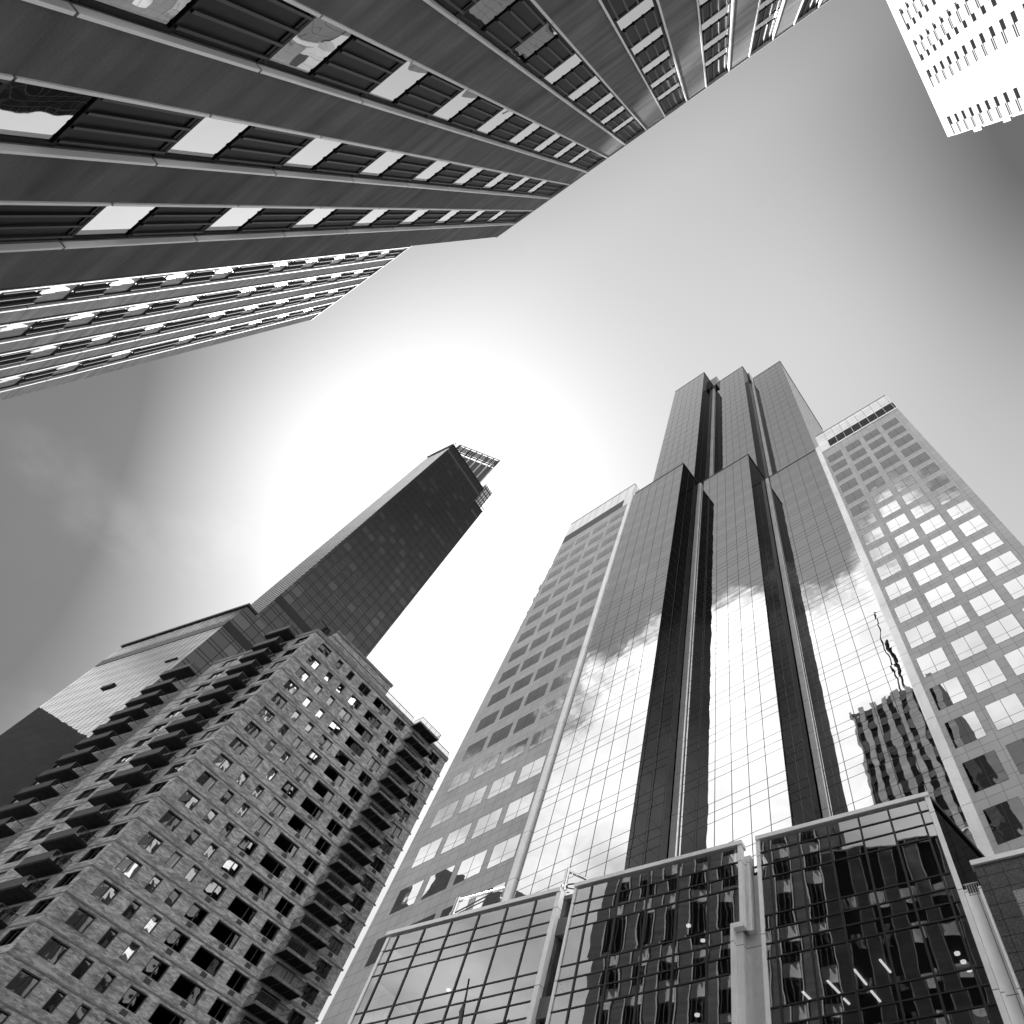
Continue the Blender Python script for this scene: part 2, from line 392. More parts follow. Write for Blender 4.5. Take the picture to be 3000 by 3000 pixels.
# set-back shaft, hidden behind the roof edge but seen mirrored in the glass across the street
fS = Plane(YA, 17.0)
b = MB(); fS.bx(b, 12.5, 32, -16, -.4, 60, 103); part('shaft_core', b.mesh('shaft_core', 'bronze'), fS.M, tall)
for k in range(8):
    b = MB(); x = 12.5 + 2.72 * k; fS.bx(b, x, x + 1.35 - (.9 if k == 7 else 0), -.42, 0, 60, 104.5); part('pier', b.mesh('pier', 'stone'), fS.M, tall)
b = MB()
for z in range(62, 103, 4): fS.bx(b, 12.6, 31.9, -.39, -.25, z, z + 1.7)
part('shaft_glazing', b.mesh('shaft_glazing', 'win_dark'), fS.M, tall)
b = MB(); b.bar(fS.W(20, -5, 103), fS.W(20, -5, 126), .5); b.bar(fS.W(21.5, -5, 103), fS.W(20.4, -5, 138), .25); b.bar(fS.W(17, -6, 105), fS.W(25, -6, 105), .6)
part('roof_mast', b.mesh('roof_mast', 'dark'), Matrix(), tall)

# ================================================================== low glass street building
YP = 1.16328383; DP = 29.6
fP = Plane(YP, -DP); q = lambda v: v * DP
pod = thing('glass_podium', fP.W(15, -5, 0), 'low mirror-glass street building with white frames and flat white coping', 'building')
zr = .7665 * DP + Z0
rowsL = [.736, .712, .690, .627, .605, .583, .559, .495, .473, .451, .427, .365, .343, .32, .297, .235]
rowsR = [.743, .719, .695, .633, .611, .590, .569, .503, .481, .459, .437, .372, .35, .328, .306, .24]
def glazed(fr_, root, s0, s1, mull, rows, ztop, gm, zb=.5, out=0.0, mw=.10, hw=.055, tilt=.004, frame='black', prot=.06, name='glazing'):
    g = MB(); b = MB(); ss_ = sorted([s0, s1] + [m for m in mull if s0 + .05 < m < s1 - .05]); zz = sorted([zb, ztop] + [z for z in rows if zb < z < ztop - .05])
    for a, c in zip(ss_[:-1], ss_[1:]):
        for z0, z1 in zip(zz[:-1], zz[1:]): fr_.quad(g, a, c, z0, z1, out, 0, tilt)
    for m in ss_[1:-1]: fr_.bx(b, m - mw / 2, m + mw / 2, out - .05, out + prot, zb, ztop)
    for z in zz[1:-1]: fr_.bx(b, s0, s1, out - .05, out + prot * .8, z - hw / 2, z + hw / 2)
    part(name, g.mesh(name, gm), fr_.M, root); part('mullions', b.mesh('mullions', frame), fr_.M, root)
H = lambda v: v * DP + Z0
mL1 = [q(1.141 - .0665 * k) for k in range(6)]
mL2 = [q(x) for x in (.683, .621, .559, .498, .437)]
mR = [q(x) for x in (.318, .262, .206, .148, .094, .041)]
glazed(fP, pod, q(.762), q(1.163), mL1, [H(r) for r in rowsL], zr - .12, 'podium_glass')
glazed(fP, pod, q(.378), q(.717), mL2, [H(r) for r in rowsL], zr - .12, 'podium_glass', zb=H(.632))
glazed(fP, pod, q(.395), q(.717), mL2, [H(r) for r in rowsL], H(.632), 'podium_glass')
glazed(fP, pod, q(.027), q(.335), mR, [H(r) for r in rowsR], zr - .12, 'podium_glass')
# white frames, recesses, side walls
def pbox(name, m, *bxs):
    b = MB()
    for x in bxs: fP.bx(b, *x)
    return part(name, b.mesh(name, m), fP.M, pod)
pbox('white_frame', 'white', (q(1.163), q(1.170), -.4, .06, .2, zr - .1))
pbox('white_frame', 'white', (q(.752), q(.762), -.35, .08, .2, zr + .02), )
pbox('white_frame', 'white', (q(.717), q(.7225), -.35, .08, .2, zr + .02))
pbox('white_frame', 'white', (q(.371), q(.378), -.35, .08, H(.632), zr + .02))
pbox('white_frame', 'white', (q(.3895), q(.395), -.35, .08, .2, H(.632) - .02), (q(.371), q(.395), -.35, .083, H(.6245), H(.632)))
pbox('white_frame', 'white', (q(.335), q(.342), -.35, .08, .2, zr + .02))
pbox('white_frame', 'white', (q(.018), q(.0265), -.35, .08, .2, zr + .02))
b = MB(); fP.bx(b, q(.7225), q(.752), -2.0, -1.7, .2, zr - 1.0, 0); fP.bx(b, q(.746), q(.752), -1.7, -.36, .2, zr - .3, 1); fP.bx(b, q(.7225), q(.7245), -1.7, -.36, .2, zr - .3, 0)
part('recess_wall', b.mesh('recess_wall', ['silver', 'concrete']), fP.M, pod)
b = MB(); fP.bx(b, q(.342), q(.392), -1.0, -.75, .2, H(.722), 0); fP.bx(b, q(.359), q(.371), -.74, -.36, H(.6245), zr - .4, 0); fP.bx(b, q(.378), q(.3895), -.74, -.36, .2, H(.624), 0); fP.bx(b, q(.3595), q(.364), -.36, -.2, H(.62), zr - .6, 0)
part('recess_wall', b.mesh('recess_wall', ['white']), fP.M, pod)
b = MB(); fP.bx(b, q(.342), q(.36), -1.04, -.98, H(.742), H(.745)); fP.bx(b, q(.342), q(.36), -1.04, -.98, H(.723), H(.7255))
for k in range(6): fP.bx(b, q(.343) + k * .1, q(.343) + k * .1 + .03, -1.03, -.99, H(.7255), H(.742))
part('roof_railing', b.mesh('roof_railing', 'rail'), fP.M, pod)
# copings
b = MB(); fP.bx(b, q(.7545), q(1.173), -.5, .16, zr + .021, zr + .24); part('coping', b.mesh('coping', 'white'), fP.M, pod)
b = MB(); fP.bx(b, q(.369), q(.7225), -.5, .16, zr + .021, zr + .24); part('coping', b.mesh('coping', 'white'), fP.M, pod)
b = MB(); fP.bx(b, q(.018), q(.342), -.5, .16, zr + .021, zr + .24); part('coping', b.mesh('coping', 'white'), fP.M, pod)
# right flank of the projecting bay
b = MB()
for k in range(4):
    for z in range(14): b.poly([(q(.0185) - k * .4, fP.o * (-.36 - 1.45 * k), .5 + z * 1.7), (q(.0185) - k * .4 - .4, fP.o * (-.36 - 1.45 * (k + 1)), .5 + z * 1.7), (q(.0185) - k * .4 - .4, fP.o * (-.36 - 1.45 * (k + 1)), min(zr, 2.2 + z * 1.7)), (q(.0185) - k * .4, fP.o * (-.36 - 1.45 * k), min(zr, 2.2 + z * 1.7))])
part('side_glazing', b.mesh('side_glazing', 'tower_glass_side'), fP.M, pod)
b = MB(); b.bar((q(.019), fP.o * -.3, zr + .12), (q(.019) - 1.6, fP.o * -6.1, zr + .12), .22); part('side_coping', b.mesh('side_coping', 'black'), fP.M, pod)
# pier with railing
b = MB(); fP.bx(b, q(-.007), q(.0165), -.9, -.5, .2, H(.607), 0); fP.bx(b, q(.0125), q(.0175), -.5, -.2, .2, H(.608), 0); fP.bx(b, q(-.0085), q(-.004), -.5, -.15, .2, H(.608), 0)
part('white_pier', b.mesh('white_pier', ['white']), fP.M, pod)
b = MB(); fP.bx(b, q(-.007), q(.0165), -.75, -.69, H(.6245), H(.6265)); fP.bx(b, q(-.007), q(.0165), -.75, -.69, H(.608), H(.61))
for k in range(7): fP.bx(b, q(-.007) + k * .11, q(-.007) + k * .11 + .035, -.74, -.70, H(.61), H(.6245))
part('pier_railing', b.mesh('pier_railing', 'rail_light'), fP.M, pod)
# granite block at the right
wy0, wy1, wz0, wz1 = q(-.205), q(-.075), H(.495), H(.567)
b = MB(); zg = .637 * DP + Z0
fP.bx(b, q(-.5), q(-.0088), -6, -.12, .2, zg)
part('granite_wall', b.mesh('granite_wall', 'granite_dark'), fP.M, pod)
b = MB()
for s0, s1, z0, z1 in ((q(-.30), q(-.0478), H(.5685), H(.5905)), (q(-.0745), q(-.0478), H(.40), H(.5675)), (q(-.30), q(-.206), H(.40), H(.5675))): fP.bx(b, s0, s1, -.13, -.105, z0, z1)
part('granite_panels', b.mesh('granite_panels', 'granite_mid'), fP.M, pod)
b = MB(); fP.quad(b, wy0 + .06, wy1 - .06, wz0, wz1, -.10, 0, .003); part('window', b.mesh('window', 'win_dark'), fP.M, pod)
b = MB(); fP.bx(b, q(-.5), q(-.006), -.5, .02, zg + .004, zg + .22); part('coping', b.mesh('coping', 'white'), fP.M, pod)
# floors, ceilings and back walls seen through the glass
b = MB()
for zz_ in (.690, .559, .427, .297): fP.bx(b, q(.397), q(1.16), -7.5, -.25, H(zz_) - .02, H(zz_) + .9)
for zz_ in (.695, .569, .437, .306): fP.bx(b, q(.03), q(.333), -7.5, -.25, H(zz_) - .02, H(zz_) + .9)
part('ceilings', b.mesh('ceilings', 'ceiling'), fP.M, pod)
b = MB(); fP.bx(b, q(.40), q(1.16), -7.9, -7.55, .3, zr - .3); fP.bx(b, q(.028), q(.335), -7.9, -7.55, .3, zr - .3)
fP.bx(b, q(.72), q(.752), -7.5, -2.05, .3, zr - .3); fP.bx(b, q(.337), q(.395), -7.5, -1.1, .3, zr - .9)
fP.bx(b, q(.4), q(1.168), -7.9, -.3, zr - .29, zr - .05); fP.bx(b, q(.02), q(.338), -7.9, -.3, zr - .29, zr - .05)
for s in (.56, .87, 1.0): fP.bx(b, q(s), q(s) + .25, -7.5, -3.5, .3, zr - .4)
part('inner_walls', b.mesh('inner_walls', 'wallin'), fP.M, pod)

# lit lamps in the ceilings
zc_ = H(.569) - .03
strips = [((5.12, 1.72), (4.94, 2.83)), ((6.43, 2.05), (6.25, 3.4)), ((7.86, 2.48), (7.64, 3.69)), ((9.24, 2.94), (9.09, 3.78)), ((6.2, 3.96), (6.05, 4.96)), ((7.59, 4.14), (7.49, 4.67)), ((10.55, 4.27), (10.46, 4.9))]
order = ['highest of all', 'second from right, upper row', 'third from right, upper row', 'fourth from right, upper row', 'right end of lower row', 'middle of lower row', 'lowest, near the white frame']
for (a, c), w_ in zip(strips, order):
    b = MB(); p0 = fP.W(a[0], -a[1], zc_); p1 = fP.W(c[0], -c[1], zc_); d = (p1 - p0)
    nrm = Vector((d.y, -d.x, 0)).normalized() * .05
    for dz0, dz1 in ((-.05, 0),):
        o_ = Vector((0, 0, 0))
        b.prism([(-nrm.x, -nrm.y), (nrm.x, nrm.y), (d.x + nrm.x, d.y + nrm.y), (d.x - nrm.x, d.y - nrm.y)], dz0, dz1)
    o = part('strip_light', b.mesh('strip_light', 'lamp'), Matrix.Translation(p0), None)
    o['label'] = 'lit white strip lamp in the wide glass bay, ' + w_; o['category'] = 'ceiling lamp'; o['group'] = 'strip lamps in the glass bay ceiling'
discs = [(1.77, 2.41, .569, 'round lamp, highest of three beside the white pier'), (1.66, 3.12, .569, 'round lamp, middle of three beside the white pier'), (1.56, 3.83, .569, 'round lamp, lowest of three beside the white pier'),
         (14.88, 1.9, .690, 'round lamp, upper one in the middle glass bay'), (14.68, 3.38, .690, 'round lamp just below right of another in the middle glass bay'), (14.48, 2.46, .559, 'single round lamp low in the middle glass bay'), (30.73, 2.6, .690, 'lone round lamp in the left glass bay')]
dm = MB()
dm.prism([(.13 * math.cos(a * math.pi / 8), .13 * math.sin(a * math.pi / 8)) for a in range(16)], -.08, -.03, 1)
dm.prism([(.16 * math.cos(a * math.pi / 8), .16 * math.sin(a * math.pi / 8)) for a in range(16)], -.03, .0, 0)
dme = dm.mesh('round_lamp', ['steel', 'lamp'])
for s, dpt, hh, lb in discs:
    o = part('round_lamp', dme, Matrix.Translation(fP.W(s, -dpt, H(hh) - .025)), None)
    o['label'] = 'small lit ' + lb; o['category'] = 'ceiling lamp'; o['group'] = 'round ceiling lamps behind the glass'

# window-cleaning cranes on the roof, and the flag
def crane(s, label, mode):
    base = fP.W(s, -.9, zr + .2); r = thing('roof_crane', base, label, 'crane', 'window cleaning cranes on the low roof')
    m = MB(); m.bar((0, 0, 0), (0, 0, 1.9), .30, sides=12); part('mast', m.mesh('mast', 'steel'), Matrix.Translation(base), r)
    m = MB(); m.bar((0, 0, .5), (0, 0, .62), .46, sides=12); m.bar((-.4, 0, .42), (.4, 0, .42), .06); m.bar((0, -.4, .46), (0, .4, .46), .06); m.bar((0, 0, .8), (0, 0, .9), .44, sides=12)
    part('collar', m.mesh('collar', 'steel'), Matrix.Translation(base), r)
    d = (fP.e * -1.0 if mode == 0 else (fP.e * -.75 - fP.n * .5)).normalized(); L = 3.5 if mode == 0 else 2.0
    tip = d * L + Vector((0, 0, 1.75 if mode == 0 else 1.25))
    m = MB(); m.bar(d * .15 + Vector((0, 0, 1.72)), tip, .17, sides=10); part('boom', m.mesh('boom', 'steel'), Matrix.Translation(base), r)
    m = MB(); m.bar((0, 0, .9), d * (L * .75) + Vector((0, 0, 1.62 if mode == 0 else 1.3)), .06); m.bar((0, 0, .75), d * (L * .95) + Vector((0, 0, 1.5 if mode == 0 else .7)), .05)
    part('stay', m.mesh('stay', 'black'), Matrix.Translation(base), r)
    m = MB(); m.bar(tip, tip + Vector((0, 0, -.45)), .05); m.box(tip.x - .09, tip.x + .09, tip.y - .09, tip.y + .09, tip.z - .62, tip.z - .45); part('hook', m.mesh('hook', 'steel'), Matrix.Translation(base), r)
crane(q(1.045), 'steel roof crane with long level boom over the left glass bay', 0)
crane(q(.772), 'short steel roof crane at the white slot between two glass bays', 1)
pb0 = fP.W(q(.885), .2, H(.53)); pt = fP.W(q(.853), 2.0, H(.60)) 
fl = thing('flagpole', pb0, 'slanting flagpole with a dark hanging flag on the left glass bay', 'flag')
b = MB(); b.bar((0, 0, 0), pt - pb0, .09, sides=8); part('pole', b.mesh('pole', 'bronze_fin'), Matrix.Translation(pb0), fl)
b = MB(); n_ = 8
dv = pt - pb0
for i in range(n_):
    for j in range(n_):
        def fp(i, j):
            a = i / n_; p = dv * (.35 + .63 * a); dn = j / n_ * (1.9 - .5 * a)
            return p + Vector((0, 0, -dn)) + fP.n * (.12 * math.sin(3 * a * 3.1 + j * .5) * (j / n_)) - fP.e * .1 * j / n_
        b.poly([fp(i, j), fp(i + 1, j), fp(i + 1, j + 1), fp(i, j + 1)])
part('flag', b.mesh('flag', 'cloth'), Matrix.Translation(pb0), fl)

# ================================================================== stepped glass tower
YT = .9734961
fT = Plane(YT, -40.0)
tow = thing('glass_tower', fT.W(20, -12, 0), 'tall stepped glass tower with three mirror bays between granite wings, at right', 'building')
ZL, ZH = 99.7 + Z0, 179.1 + Z0
def bay(s0, s1, D, ztop, zb, ncol, depth, fl=3.87, gm='tower_glass', skip=None):
    f = Plane(YT, -D); zs = []
    z = ztop - .6
    while z > zb:
        zs += [z, z - .85, z - 1.7]; z -= fl
    b = MB(); f.bx(b, s0 + .03, s1 - .03, -depth, -.06, zb, ztop - .02); part('bay_core', b.mesh('bay_core', 'dark'), f.M, tow)
    glazed(f, tow, s0, s1, [s0 + (s1 - s0) * k / ncol for k in range(1, ncol)], zs, ztop, gm, zb=zb, mw=.055, hw=.028, tilt=.0016, prot=.012, name='bay_glazing')
    b = MB(); f.bx(b, s0 - .04, s1 + .04, -.5, .05, ztop + .003, ztop + .28); part('bay_coping', b.mesh('bay_coping', 'black'), f.M, tow)
    return f
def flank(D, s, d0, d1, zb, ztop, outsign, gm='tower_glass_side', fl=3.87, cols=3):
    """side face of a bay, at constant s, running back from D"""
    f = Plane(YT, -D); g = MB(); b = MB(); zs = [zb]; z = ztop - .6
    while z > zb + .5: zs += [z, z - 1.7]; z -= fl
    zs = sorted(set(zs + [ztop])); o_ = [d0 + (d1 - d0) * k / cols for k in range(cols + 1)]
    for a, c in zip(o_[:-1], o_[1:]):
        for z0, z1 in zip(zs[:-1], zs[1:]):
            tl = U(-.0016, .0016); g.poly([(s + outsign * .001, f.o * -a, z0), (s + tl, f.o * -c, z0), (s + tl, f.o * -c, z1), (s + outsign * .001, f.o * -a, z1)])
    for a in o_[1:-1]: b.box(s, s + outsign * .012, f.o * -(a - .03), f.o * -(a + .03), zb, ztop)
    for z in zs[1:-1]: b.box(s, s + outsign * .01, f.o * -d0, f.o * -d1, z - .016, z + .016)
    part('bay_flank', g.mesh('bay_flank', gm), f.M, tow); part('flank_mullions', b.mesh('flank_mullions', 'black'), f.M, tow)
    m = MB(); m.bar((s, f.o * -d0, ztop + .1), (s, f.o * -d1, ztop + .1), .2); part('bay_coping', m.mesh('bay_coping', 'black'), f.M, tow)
bay(6.56, 16.0, 40.0, ZL, 8, 5, 22); bay(16.74, 26.25, 34.3, ZL, 8, 6, 27); bay(27.05, 37.55, 29.5, ZL, 8, 6, 31)
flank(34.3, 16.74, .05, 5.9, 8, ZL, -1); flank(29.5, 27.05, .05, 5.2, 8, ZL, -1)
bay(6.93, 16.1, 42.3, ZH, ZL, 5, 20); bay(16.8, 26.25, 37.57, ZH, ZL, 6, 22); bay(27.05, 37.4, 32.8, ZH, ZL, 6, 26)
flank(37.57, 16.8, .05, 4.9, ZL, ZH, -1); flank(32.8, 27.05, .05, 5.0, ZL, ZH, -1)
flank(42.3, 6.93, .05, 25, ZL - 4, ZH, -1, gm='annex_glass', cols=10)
def tbox(name, m, s0, s1, D, d, z0, z1, out=0):
    f = Plane(YT, -D); b = MB(); f.bx(b, s0, s1, -d, out, z0, z1); return part(name, b.mesh(name, m), f.M, tow)
for s0, s1, D, z1, z0 in ((16.03, 16.70, 39.9, ZL, 8), (26.3, 27.02, 34.2, ZL, 8), (16.12, 16.78, 42.2, ZH, ZL), (26.3, 27.02, 37.45, ZH, ZL)):
    tbox('corner_fin', 'silver', s0 + .05, s1 - .05, D, 1.2, z0, z1 - .6, .22)
    tbox('fin_channel', 'louver', s0 - .02, s1 + .02, D, 6, z0, z1 - 1.2, -.05)
tbox('roof_block', 'annex_glass', 25.2, 36.4, 36.6, 16, ZH - 5, ZH + 4.2); tbox('roof_block', 'annex_glass', 16.4, 24.5, 40.9, 14, ZH - 5, ZH + 3.2)
# unseen dark block behind the tower, added for the slab windows to mirror
fQ = Plane(YT, -60)
b = MB(); fQ.bx(b, 41, 105, -16, -.08, 0, 165); part('added_rear_block', b.mesh('added_rear_block', 'dark'), fQ.M, tow)
glazed(fQ, tow, 41, 105, [41 + 2.6 * k for k in range(1, 25)], [z for k in range(42) for z in (8 + 3.7 * k, 9.2 + 3.7 * k)], 165, 'annex_glass', zb=6, mw=.12, hw=.09, tilt=.002, name='added_rear_glazing')
# white pilasters beside the wings
tbox('white_pilaster', 'white', 5.80, 6.50, 40.0, .6, 8, 2.49 * 40 + Z0, .30); tbox('pilaster_edge', 'silver', 6.52, 6.62, 40.0, .5, 8, 2.49 * 40 + Z0, .2)
tbox('white_pilaster', 'white', 37.75, 38.45, 29.5, .6, 8, 3.37 * 29.5 + Z0, .25); tbox('pilaster_edge', 'black', 38.5, 38.75, 29.6, .5, 8, 3.37 * 29.5 + Z0, .12)
# unseen sun-facing mirror panes, added to throw light on the brick front
def sunflank(D, s, d0, d1, zb, zt, nc, fl):
    f = Plane(YT, -D); g = MB(); z = zb
    while z < zt - .5:
        for k in range(nc):
            a, c = d0 + (d1 - d0) * (k + .12) / nc, d0 + (d1 - d0) * (k + .88) / nc; t1, t2 = U(-.02, .02), U(-.02, .02)
            g.poly([(s + t1, f.o * -a, z), (s - t1, f.o * -c, z), (s - t1 + t2, f.o * -c, z + fl * .62), (s + t1 + t2, f.o * -a, z + fl * .62)])
        z += fl
    part('sun_mirror_panes', g.mesh('sun_mirror_panes', 'tower_glass'), f.M, tow)
sunflank(32.8, 37.42, .3, 24, ZL + 5, ZH, 8, 3.87); sunflank(29.8, 56.9, .6, 13.4, 10, 98, 4, 3.87)
# granite wings
fR = Plane(YT, -40.2)
zwr = 2.637 * 40 + Z0
b = MB(); fR.bx(b, -8.08, 5.78, -20, 0, 6, 2.435 * 40 + Z0); part('granite_wall', b.mesh('granite_wall', 'granite'), fR.M, tow)
b = MB(); fR.bx(b, -8.08, 5.9, -20, 0, 2.445 * 40 + Z0 + .004, zwr); part('attic', b.mesh('attic', 'white'), fR.M, tow)
b = MB(); fR.bx(b, -8.14, 5.9, -1, .18, 2.435 * 40 + Z0 + .003, 2.445 * 40 + Z0); part('cornice', b.mesh('cornice', 'white'), fR.M, tow)
b = MB(); fR.bx(b, -8.10, 4.2, -.3, .012, 2.449 * 40 + Z0, 2.527 * 40 + Z0, 0)
for k in range(9): x = 4.2 - 1.5 * k; fR.bx(b, x - .03, x + .03, 0, .05, 2.449 * 40 + Z0, 2.527 * 40 + Z0, 1)
for k in range(24): z = 2.451 * 40 + Z0 + k * .13; fR.bx(b, -8.1, 4.2, .012, .035, z, z + .05, 0)
part('louver_band', b.mesh('louver_band', ['louver', 'silver']), fR.M, tow)
b = MB()
for k in range(9): x = 4.2 - 1.5 * k; fR.bx(b, x - .02, x + .02, 0, .012, 2.53 * 40 + Z0, zwr)
for k in range(3): fR.bx(b, -8.09, 5.9, 0, .01, 2.553 * 40 + Z0 + k * 1.0, 2.553 * 40 + Z0 + k * 1.0 + .04)
fR.bx(b, -8.1, 5.9, -.6, .05, zwr + .003, zwr + .18)
part('attic_joints', b.mesh('attic_joints', 'louver'), fR.M, tow)
fL = Plane(YT, -29.8)
zwl = 3.565 * 29.8 + Z0
poly_b = [(38.8, 0), (56.7, 0), (56.0, -14), (38.8, -14)]; poly_m = [(38.8, 0), (54.45, 0), (54.0, -14), (38.8, -14)]
b = MB(); fL.px(b, poly_b, 6, 3.284 * 29.8 + Z0, top=poly_m); part('granite_wall', b.mesh('granite_wall', 'granite'), fL.M, tow)
b = MB(); fL.bx(b, 38.8, 54.45, -14, 0, 3.29 * 29.8 + Z0, zwl); part('attic', b.mesh('attic', 'white'), fL.M, tow)
b = MB(); fL.bx(b, 40.4, 54.47, -.3, .012, 3.292 * 29.8 + Z0, 3.393 * 29.8 + Z0)
part('louver_band', b.mesh('louver_band', 'louver'), fL.M, tow)
b = MB(); fL.bx(b, 38.8, 54.5, -.6, .05, zwl + .003, zwl + .2)
for k in range(8): x = 40.4 + 1.8 * k; fL.bx(b, x - .02, x + .02, 0, .012, 3.4 * 29.8 + Z0, zwl)
part('attic_joints', b.mesh('attic_joints', 'louver'), fL.M, tow)
# wing windows: one of each kind, then copies; the smallest high ones go into one mesh
def win_mesh(f, w_, h_, kind):
    fm = MB(); e_ = .018
    f.bx(fm, 0, w_, .0, .016, -e_, 0); f.bx(fm, 0, w_, .0, .016, h_, h_ + e_); f.bx(fm, -e_, 0, .0, .016, -e_, h_ + e_); f.bx(fm, w_, w_ + e_, .0, .016, -e_, h_ + e_)
    f.bx(fm, w_ / 2 - .02, w_ / 2 + .02, .0, .02, 0, h_); f.bx(fm, 0, w_, .0, .018, h_ * .3 - .012, h_ * .3 + .012)
    pm = MB(); 
    for a, c in ((0, w_ / 2), (w_ / 2, w_)):
        for z0, z1 in ((0, h_ * .3), (h_ * .3, h_)): f.quad(pm, a, c, z0, z1, .012, 0, .0014)
    return fm.mesh('window', 'black'), [pm.mesh('pane', kind)]
spots = []
for c in (.074, -.0085, -.0895, -.1722):
    for r in range(19): spots.append((fR, c * 40, (2.367 - .0964 * r - .0615) * 40 + Z0, 0, 2.367 - .0964 * r))
for c in (1.322, 1.449, 1.576, 1.703):
    for r in range(17): spots.append((fL, c * 29.8, (3.203 - .137 * r - .068) * 29.8 + Z0, 1, (3.203 - .137 * r) * .75))
kinds = [win_mesh(fR, 2.44, 2.46, 'wing_glass'), win_mesh(fL, 2.98, 2.05, 'wing_glass')]
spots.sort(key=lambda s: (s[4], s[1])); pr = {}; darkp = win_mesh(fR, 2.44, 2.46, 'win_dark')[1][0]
rest_f, rest_p = {0: MB(), 1: MB()}, {0: MB(), 1: MB()}
for i, (f, s, z, k, _) in enumerate(spots):
    if z < 18: continue
    if len(pr.setdefault('n', [])) < 98:
        pr['n'].append(1); m_ = f.M @ Matrix.Translation((s, 0, z))
        if k not in pr:
            a = part('window', kinds[k][0], m_, tow); c_ = part('pane', kinds[k][1][0], m_, a); pr[k] = (a, c_)
        else:
            a = pr[k][0].copy(); COL.objects.link(a); a.matrix_basis = m_; WM[a.name] = m_
            c_ = pr[k][1].copy(); COL.objects.link(c_); c_.parent = a; c_.matrix_parent_inverse = m_.inverted(); c_.matrix_basis = m_
            if k == 0 and z < .88 * 40: c_.data = darkp  # low panes darkened in colour to stand in for a dark reflection
    else:
        for src, dst in ((kinds[k][0], rest_f[k]), (kinds[k][1][0], rest_p[k])):
            i0 = len(dst.v); dst.v += [(v.co.x + s, v.co.y, v.co.z + z) for v in src.vertices]
            for p in src.polygons: dst.f.append(tuple(i0 + x for x in p.vertices)); dst.m.append(0)
for k, f in ((0, fR), (1, fL)):
    if rest_f[k].v:
        a = part('windows', rest_f[k].mesh('windows', 'black'), f.M, tow); a['kind'] = 'stuff'
        p_ = part('panes', rest_p[k].mesh('panes', 'wing_glass'), f.M, a)

# ================================================================== brick apartment house
YB = 2.70939162 - .093; DB = 87.0
fB = Plane(YB, -DB); fBl = Plane(2.70939162 + math.pi / 2 + .083, 35.93)
k_ = DB; kl = 35.93
apt = thing('brick_apartments', fB.W(-.45 * DB, -8, 0), 'mottled brick apartment house with stacks of balconies and small paired windows, at lower left', 'building')
hr = .9155 * DB
led = [.880 * DB - .03206 * DB * i for i in range(0, 23)]
cs = -.2425 * DB
pc = fB.W(cs, 0, 0)
def wall(f, s_lo, s_hi, cols, zt, z_lo, name):
    """brick wall with real openings; cols = (s0, s1)"""
    b = MB(); cols = sorted(cols); tops = [zt] + led
    for i in range(len(tops) - 1):
        ztop = tops[i]; zbot = tops[i + 1]
        if zbot < z_lo: break
        dz = 0.35 if i else .45
        w1 = ztop - dz; w0 = w1 - 1.62
        f.bx(b, s_lo, s_hi, -.34, 0, zbot + Z0, w0 + Z0); f.bx(b, s_lo, s_hi, -.34, 0, w1 + Z0, ztop + Z0)
        x = s_lo
        for a, c in cols + [(s_hi, s_hi)]:
            if a - x > .01: f.bx(b, x, a, -.34, 0, w0 + Z0, w1 + Z0)
            x = c
    f.bx(b, s_lo, s_hi, -.34, 0, 0, min(z for z in led if z >= z_lo) + Z0)
    return part(name, b.mesh(name, 'brick'), f.M, apt)
colF = [(-.2885, -.2645), (-.3205, -.308), (-.3515, -.339), (-.3965, -.371), (-.453, -.413), (-.497, -.4715), (-.5535, -.518), (-.601, -.575)]
colF = [(a * DB, c * DB) for a, c in colF]
wall(fB, -.618 * DB, cs + .0, colF, hr, 14, 'front_wall')
colL = [(-2.366, -2.303), (-2.505, -2.425), (-2.770, -2.70)]
colL = [(a * kl, c * kl) for a, c in colL]
sl_c = fBl.L(pc)[0]
wall(fBl, -2.86 * kl, sl_c - .02, colL, hr, 14, 'side_wall')
# core, with the plan closed by the two street faces
A0 = fB.W(cs - .2, -.36, 0); A1 = fB.W(-.617 * DB, -.36, 0); A2 = fB.W(-.617 * DB, -17, 0); A3 = fBl.W(-2.86 * kl + .02, -14, 0); A4 = fBl.W(-2.86 * kl + .02, -.36, 0); A5 = fBl.W(sl_c - .35, -.36, 0)
b = MB(); b.prism([(p.x, p.y) for p in (A0, A1, A2, A3, A4, A5)], 0, hr + Z0 - .02); part('core', b.mesh('core', 'dark'), Matrix(), apt)
b = MB(); fB.bx(b, -.618 * DB - .05, -.617 * DB, -17, -.02, 0, hr + Z0); part('end_wall', b.mesh('end_wall', 'brick'), fB.M, apt)
